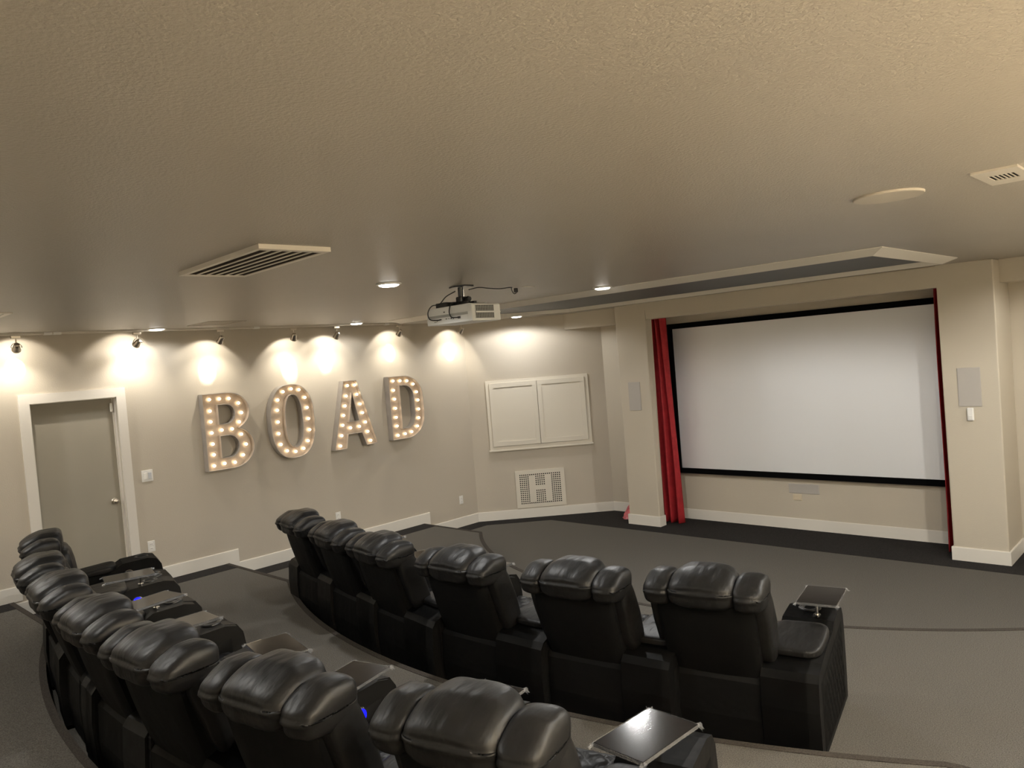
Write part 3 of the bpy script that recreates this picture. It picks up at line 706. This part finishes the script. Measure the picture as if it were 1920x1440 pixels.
def build_arm(side, root, ar=.50, af=.52):
    """side +1 right arm, -1 left arm; ar / af: outer face at rear and front"""
    AW[0], AW[1] = ar, af
    prof = [(.0, .03), (-.012, .30), (.0, .455), (.03, .492), (.12, .520), (.30, .545), (.50, .565), (.56, .600), (.76, .612), (.83, .595), (.868, .54), (.882, .44), (.885, .25), (.872, .03)]
    bm = bmesh.new()
    a = [bm.verts.new((ARM_IN, p[0], p[1])) for p in prof]; b = [bm.verts.new((arm_xout(p[0]), p[0], p[1])) for p in prof]; n = len(prof)
    bm.faces.new(a[::-1]); bm.faces.new(b)
    for i in range(n): bm.faces.new([a[i], a[(i + 1) % n], b[(i + 1) % n], b[i]])
    bmesh.ops.bevel(bm, geom=[e for e in bm.edges if len(e.link_faces) == 2 and e.calc_face_angle(0) > .7], offset=.016, segments=3, profile=.5, affect='EDGES')
    if side < 0: bm.transform(Matrix.Scale(-1, 4, (1, 0, 0)))
    arm = obj('armrest', bm, M['leather_arm'], root)
    # pad
    def dfm(p):
        q = p.copy(); q.z *= 1 + .15 * p.y
        return q
    pw = (arm_xout(.32) - ARM_IN) / 2
    bm = pillow((ARM_IN + pw - .012, .325, .560), (pw + .004, .190, .034), 12, 4.5, dfm, .004, 3)
    for v in bm.verts: v.co.z += .07 * (v.co.y - .325)
    if side < 0: bm.transform(Matrix.Scale(-1, 4, (1, 0, 0)))
    obj('arm_pad', bm, M['leather'], arm, smooth=True)
    # cup holder insert
    bm = bmesh.new(); cx, cy, cz = (ARM_IN + arm_xout(.70)) / 2 - .01, .72, .610; T = Matrix.Translation((cx * side, cy, cz))
    lathe(bm, [(.056, -.012), (.058, .004), (.054, .007), (.043, .006), (.041, -.006), (.038, -.009), (.002, -.009)], T, 30)
    obj('cup_holder', bm, M['black_plastic'], arm, smooth=True)
    # quilted outer side panel
    bm = bmesh.new(); N1, N2 = 54, 34; rows = []
    for i in range(N1 + 1):
        y = .07 + .72 * i / N1; ztop = .43 + .10 * (i / N1); row = []
        for j in range(N2 + 1):
            z = .06 + (ztop - .06) * j / N2
            e = min(1, 8 * min(i / N1, 1 - i / N1, j / N2, 1 - j / N2))
            x = arm_xout(y) + .001 + quilt(y, z * .55, .075, .014) * e
            row.append(bm.verts.new((x * side, y, z)))
        rows.append(row)
    for r, s in zip(rows, rows[1:]):
        for j in range(N2): bm.faces.new([r[j], r[j + 1], s[j + 1], s[j]])
    obj('side_panel', bm, M['leather_back'], arm, smooth=True)
    return arm

def crease(bm):
    """pinch a piping seam at the rear lower edge of a pillow"""
    ys = [v.co.y for v in bm.verts]; y0 = min(ys); zs = [v.co.z for v in bm.verts]; zc = (min(zs) + max(zs)) / 2 - .012
    for v in bm.verts:
        if v.co.y < y0 + .10:
            f = math.exp(-((v.co.z - zc) / .010) ** 2) * (1 - (v.co.y - y0) / .10)
            v.co.y -= .013 * f
def build_recliner():
    root = thing('recliner', 'black leather recliner', 'recliner')
    # base shell
    bm = bmesh.new()
    side_prism(bm, [(.015, .03), (.0, .20), (.01, .40), (.05, .455), (.12, .40), (.74, .36), (.78, .33), (.79, .05), (.78, .03)], -.256, .256)
    bmesh.ops.bevel(bm, geom=[e for e in bm.edges if e.calc_face_angle(0) > .6], offset=.014, segments=3, profile=.5, affect='EDGES')
    obj('base', bm, M['leather_back'], root)
    # backrest shell with rear panel (slightly bowed)
    bm = bmesh.new()
    N = 10; secs = []
    for j in range(13):
        v = j / 12; z = .41 + .485 * v; yr = .035 - .13 * v - .012 * math.sin(PI * v); yf = yr + .15 - .03 * v; hw = .262 + .012 * v
        ring = [(-hw, yf), (-hw, yr + .02), (-hw + .025, yr)] + [(-hw + .03 + (2 * hw - .06) * k_ / 6, yr - .006 * math.sin(PI * k_ / 6)) for k_ in range(1, 6)] + [(hw - .025, yr), (hw, yr + .02), (hw, yf)]
        secs.append([bm.verts.new((p[0], p[1], z)) for p in ring])
    for A, B in zip(secs, secs[1:]):
        for i in range(len(A)): bm.faces.new([A[i], A[(i + 1) % len(A)], B[(i + 1) % len(B)], B[i]])
    bm.faces.new(secs[0][::-1]); bm.faces.new(secs[-1])
    br = obj('backrest', bm, M['leather_back'], root, smooth=True)
    ed = br.modifiers.new('EdgeSplit', 'EDGE_SPLIT'); ed.split_angle = math.radians(50)
    # front cushion of the back
    def fd(p): return Vector((p.x, p.y - .28 * p.z, p.z))
    obj('back_cushion', pillow((0, .115, .665), (.215, .095, .245), 14, 4, fd, .010, 5), M['leather'], br, smooth=True)
    # side bolsters
    for sd in (-1, 1):
        def bd(p, sd=sd):
            return Vector((p.x * (1 - .10 * max(0, -p.z)), p.y, p.z))
        bm = pillow((sd * .282, .075, .725), (.056, .088, .250), 16, 4.2, bd, .006, 40 + sd, 7)
        for v in bm.verts: v.co.y -= .165 * (v.co.z - .735) / .255 * .5 + .02 * max(0, v.co.z - .85) / .15
        obj('side_bolster', bm, M['leather'], root, smooth=True)
    # headrest centre
    def hd(p):
        q = p.copy(); rear = max(0, -p.y)
        if p.z > 0: q.z = p.z * (1 - .60 * rear ** 1.2) - .20 * p.x * p.x
        else: q.z = p.z * (1 - .1 * p.x * p.x)
        q.x = p.x * (1 - .08 * max(0, p.y)) * (1.0 if p.z < 0 else 1 - .10 * p.z)
        return q
    bm = pillow((0, -.020, .936), (.192, .150, .108), 22, 4.8, hd, .006, 11, 8)
    crease(bm); obj('headrest', bm, M['leather'], root, smooth=True)
    # headrest wings
    for sd in (-1, 1):
        def wd(p, sd=sd):
            q = p.copy(); rear = max(0, -p.y); out = p.x * sd
            if p.z > 0: q.z = p.z * (1 - .66 * rear ** 1.2) - .22 * max(0, out) ** 2
            q.y = p.y + .10 * max(0, out)
            return q
        bm = pillow((sd * .255, -.028, .918), (.081, .130, .090), 16, 4.2, wd, .005, 20 + sd, 10)
        crease(bm); obj('headrest_wing', bm, M['leather'], root, smooth=True)
    # seat cushion, quilted top
    bm = pillow((0, .47, .375), (.250, .33, .075), 40, 7)
    for v in bm.verts:
        if v.co.z > .39: v.co.z += quilt(v.co.x, v.co.y, .11, .016) * 1.0
    obj('seat_cushion', bm, M['leather'], root, smooth=True)
    def fr_(p): return p
    obj('footrest', pillow((0, .815, .235), (.250, .045, .19), 12, 6, fr_, .005, 9), M['leather'], root, smooth=True)
    bm = bmesh.new(); T = Matrix.Translation((-.248, .60, .505)) @ Matrix.Rotation(PI / 2, 4, 'Y')
    lathe(bm, [(.040, -.004), (.040, .010), (.034, .016)], T, 28); pb = obj('power_button', bm, M['chrome'], root, smooth=False)
    bm = bmesh.new(); T = Matrix.Translation((-.248, .60, .505)) @ Matrix.Rotation(PI / 2, 4, 'Y')
    lathe(bm, [(.033, .0155), (.033, .018), (.002, .020)], T, 28); lb = obj('button_light', bm, M['blue'], pb)
    lb['label'] = 'glowing blue light'
    # tray
    tr = bpy.data.objects.new('tray_table', None); C.objects.link(tr); tr.parent = root; tr.location = (.40, .60, 0)
    obj('tray_top', bbox(-.112, .112, -.17, .17, -.008, .008, .003), M['tray_top'], tr, loc=(0, 0, .702))
    bm = bmesh.new(); cyl(bm, (0, 0, .612), (0, 0, .692), .008); cyl(bm, (0, 0, .606), (0, 0, .618), .021)
    box(bm, -.045, .045, -.035, .035, .684, .694); obj('tray_post', bm, M['chrome'], tr)
    bm = bmesh.new(); random.seed(3)
    for sx, sy in ((-1, -1), (1, -1), (1, 1), (-1, 1)):
        c0 = Vector((sx * .112, sy * .17, 0)); ring = []
        for q_ in range(9):
            a = math.atan2(sy, sx) + (q_ - 4) * .26
            r = .010 + .014 * random.random(); ring.append(bm.verts.new(c0 + Vector((math.cos(a) * r, math.sin(a) * r, -.014 + .020 * random.random()))))
        ctr = bm.verts.new(c0 + Vector((-sx * .010, -sy * .010, .0088)))
        for q_ in range(8): bm.faces.new([ctr, ring[q_], ring[q_ + 1]])
    # thin shrink wrap edge joining the tufts
    rim = [[bm.verts.new((x, y, z)) for x, y in ((-.1135, -.1715), (.1135, -.1715), (.1135, .1715), (-.1135, .1715))] for z in (-.006, .0088)]
    for q_ in range(4): bm.faces.new([rim[0][q_], rim[0][(q_ + 1) % 4], rim[1][(q_ + 1) % 4], rim[1][q_]])
    obj('plastic_film', bm, M['film'], tr, loc=(0, 0, .702))['label'] = 'clear plastic film wrapped round the tray edge'
    return root

proto = build_recliner()
def copy_tree(o, parent=None):
    c = o.copy(); C.objects.link(c)
    if parent: c.parent = parent
    for ch in list(o.children): copy_tree(ch, c)
    return c
CEN = (4.446, 9.448)
rows = [
  ('front', Z1, [(6.575, -18.9, -11), (6.50, -11.7, -10), (6.50, -5.2, -8), (6.49, 2.8, 2.5), (6.48, 10.8, 8), (6.44, 17.7, 11.5)], 'black recliners of the front row'),
  ('back', Z2, [(8.60, -19.2, -14), (8.59, -12.2, -10), (8.555, -7.0, -6.5), (8.55, -1.3, -1), (8.575, 4.0, 4.2), (8.57, 9.75, 8.8), (8.53, 15.5, 13.5)], 'black recliners of the back row')]
lab = {'front': ['far left recliner of the front row, nearest the letter wall', 'second black recliner from the left in the front row', 'third black recliner from the left in the front row', 'black recliner in the front row, fourth from the left', 'black recliner in the front row, next to the right end seat', 'right end recliner of the front row with quilted outer armrest'],
       'back': ['far left recliner of the back row, in front of the door', 'second black recliner from the left in the back row', 'third black recliner from the left in the back row', 'middle black recliner of the back row, fourth from the left', 'black recliner of the back row with pale sheen, fifth from the left', 'black recliner of the back row left of the nearest one', 'nearest black recliner, right end of the back row']}
trays = {'front': [(.38, .60, 0, 0, 5), (.38, .60, .02, 0, -8), (.42, .60, .04, .03, 8), (.42, .60, .03, 0, 5), (.38, .60, 0, 0, 0), (.452, .60, .015, .08, 0)],
         'back': [(.69, .60, .05, -.08, 0), (.47, .60, .14, -.05, 20), (.44, .60, .12, -.08, 7), (.46, .62, .18, .01, 80), (.48, .60, .10, -.03, 11), (.44, .60, .03, .02, 0), (.40, .60, -.005, -.06, -16)]}
used = False; ends = []
def place(R, ang, head):
    a = math.radians(ang)
    return Matrix.Translation((CEN[0] + R * math.sin(a), CEN[1] - R * math.cos(a), 0)) @ Matrix.Rotation(math.radians(head), 4, 'Z')
for nm, z, L, grp in rows:
    for i, (R, ang, head) in enumerate(L):
        if not used: o = proto; used = True
        else: o = copy_tree(proto)
        m = place(R, ang, head); p = m.translation
        o.location = (p.x, p.y, z); o.rotation_euler = (0, 0, math.radians(head))
        o['label'] = lab[nm][i]; o['group'] = grp; o['category'] = 'recliner'
        ar, af = .50, .525
        if i + 1 < len(L):      # the console fills the wedge up to the next seat
            q = m.inverted() @ place(*L[i + 1]); A = q @ Vector((-.261, 0, 0)); B = q @ Vector((-.261, .87, 0))
            ar = A.x + (B.x - A.x) * (0 - A.y) / (B.y - A.y); af = A.x + (B.x - A.x) * (.87 - A.y) / (B.y - A.y)
        build_arm(1, o, ar - .002, af - .002)
        for ch in o.children:
            if ch.name.startswith('tray_table'):
                px_, py_, ox, oy, rt = trays[nm][i]; ch.location = (px_, py_, 0)
                for g in ch.children:
                    if not g.name.startswith('tray_post'): g.location = (ox, oy, .702); g.rotation_euler = (0, 0, math.radians(rt))
        if i == 0:
            build_arm(-1, o)
            ends.append(o)

for o in ends:          # the end seats show an unlit button
    for ch in o.children:
        if ch.name.startswith('power_button'):
            for g in list(ch.children): bpy.data.objects.remove(g)
# ------------------------------------------------------------------ world, camera, view
w = bpy.data.worlds.new('World'); SC.world = w; w.use_nodes = True
w.node_tree.nodes['Background'].inputs[0].default_value = (.5, .42, .34, 1); w.node_tree.nodes['Background'].inputs[1].default_value = .0
cd = bpy.data.cameras.new('Camera'); cam = bpy.data.objects.new('Camera', cd); C.objects.link(cam); SC.camera = cam
cd.sensor_width = 36; cd.lens = 1435.68 / 1920 * 36; cd.clip_start = .05
r_ = Vector((0.72020675, 0.68918033, -0.07957837)); u_ = Vector((0.03419531, 0.07930199, 0.99626396)); f_ = Vector((-0.69291625, 0.72023723, -0.0335471))
cam.matrix_world = Matrix(((r_.x, u_.x, -f_.x, 8.6128), (r_.y, u_.y, -f_.y, -.4073), (r_.z, u_.z, -f_.z, 2.47), (0, 0, 0, 1)))
SC.view_settings.view_transform = 'Standard'; SC.view_settings.look = 'None'; SC.view_settings.gamma = 1; SC.view_settings.exposure = .28
SC.view_settings.use_curve_mapping = False
SC.cycles.max_bounces = 8; SC.cycles.diffuse_bounces = 6; SC.cycles.use_denoising = True
SC.cycles.sample_clamp_indirect = 6
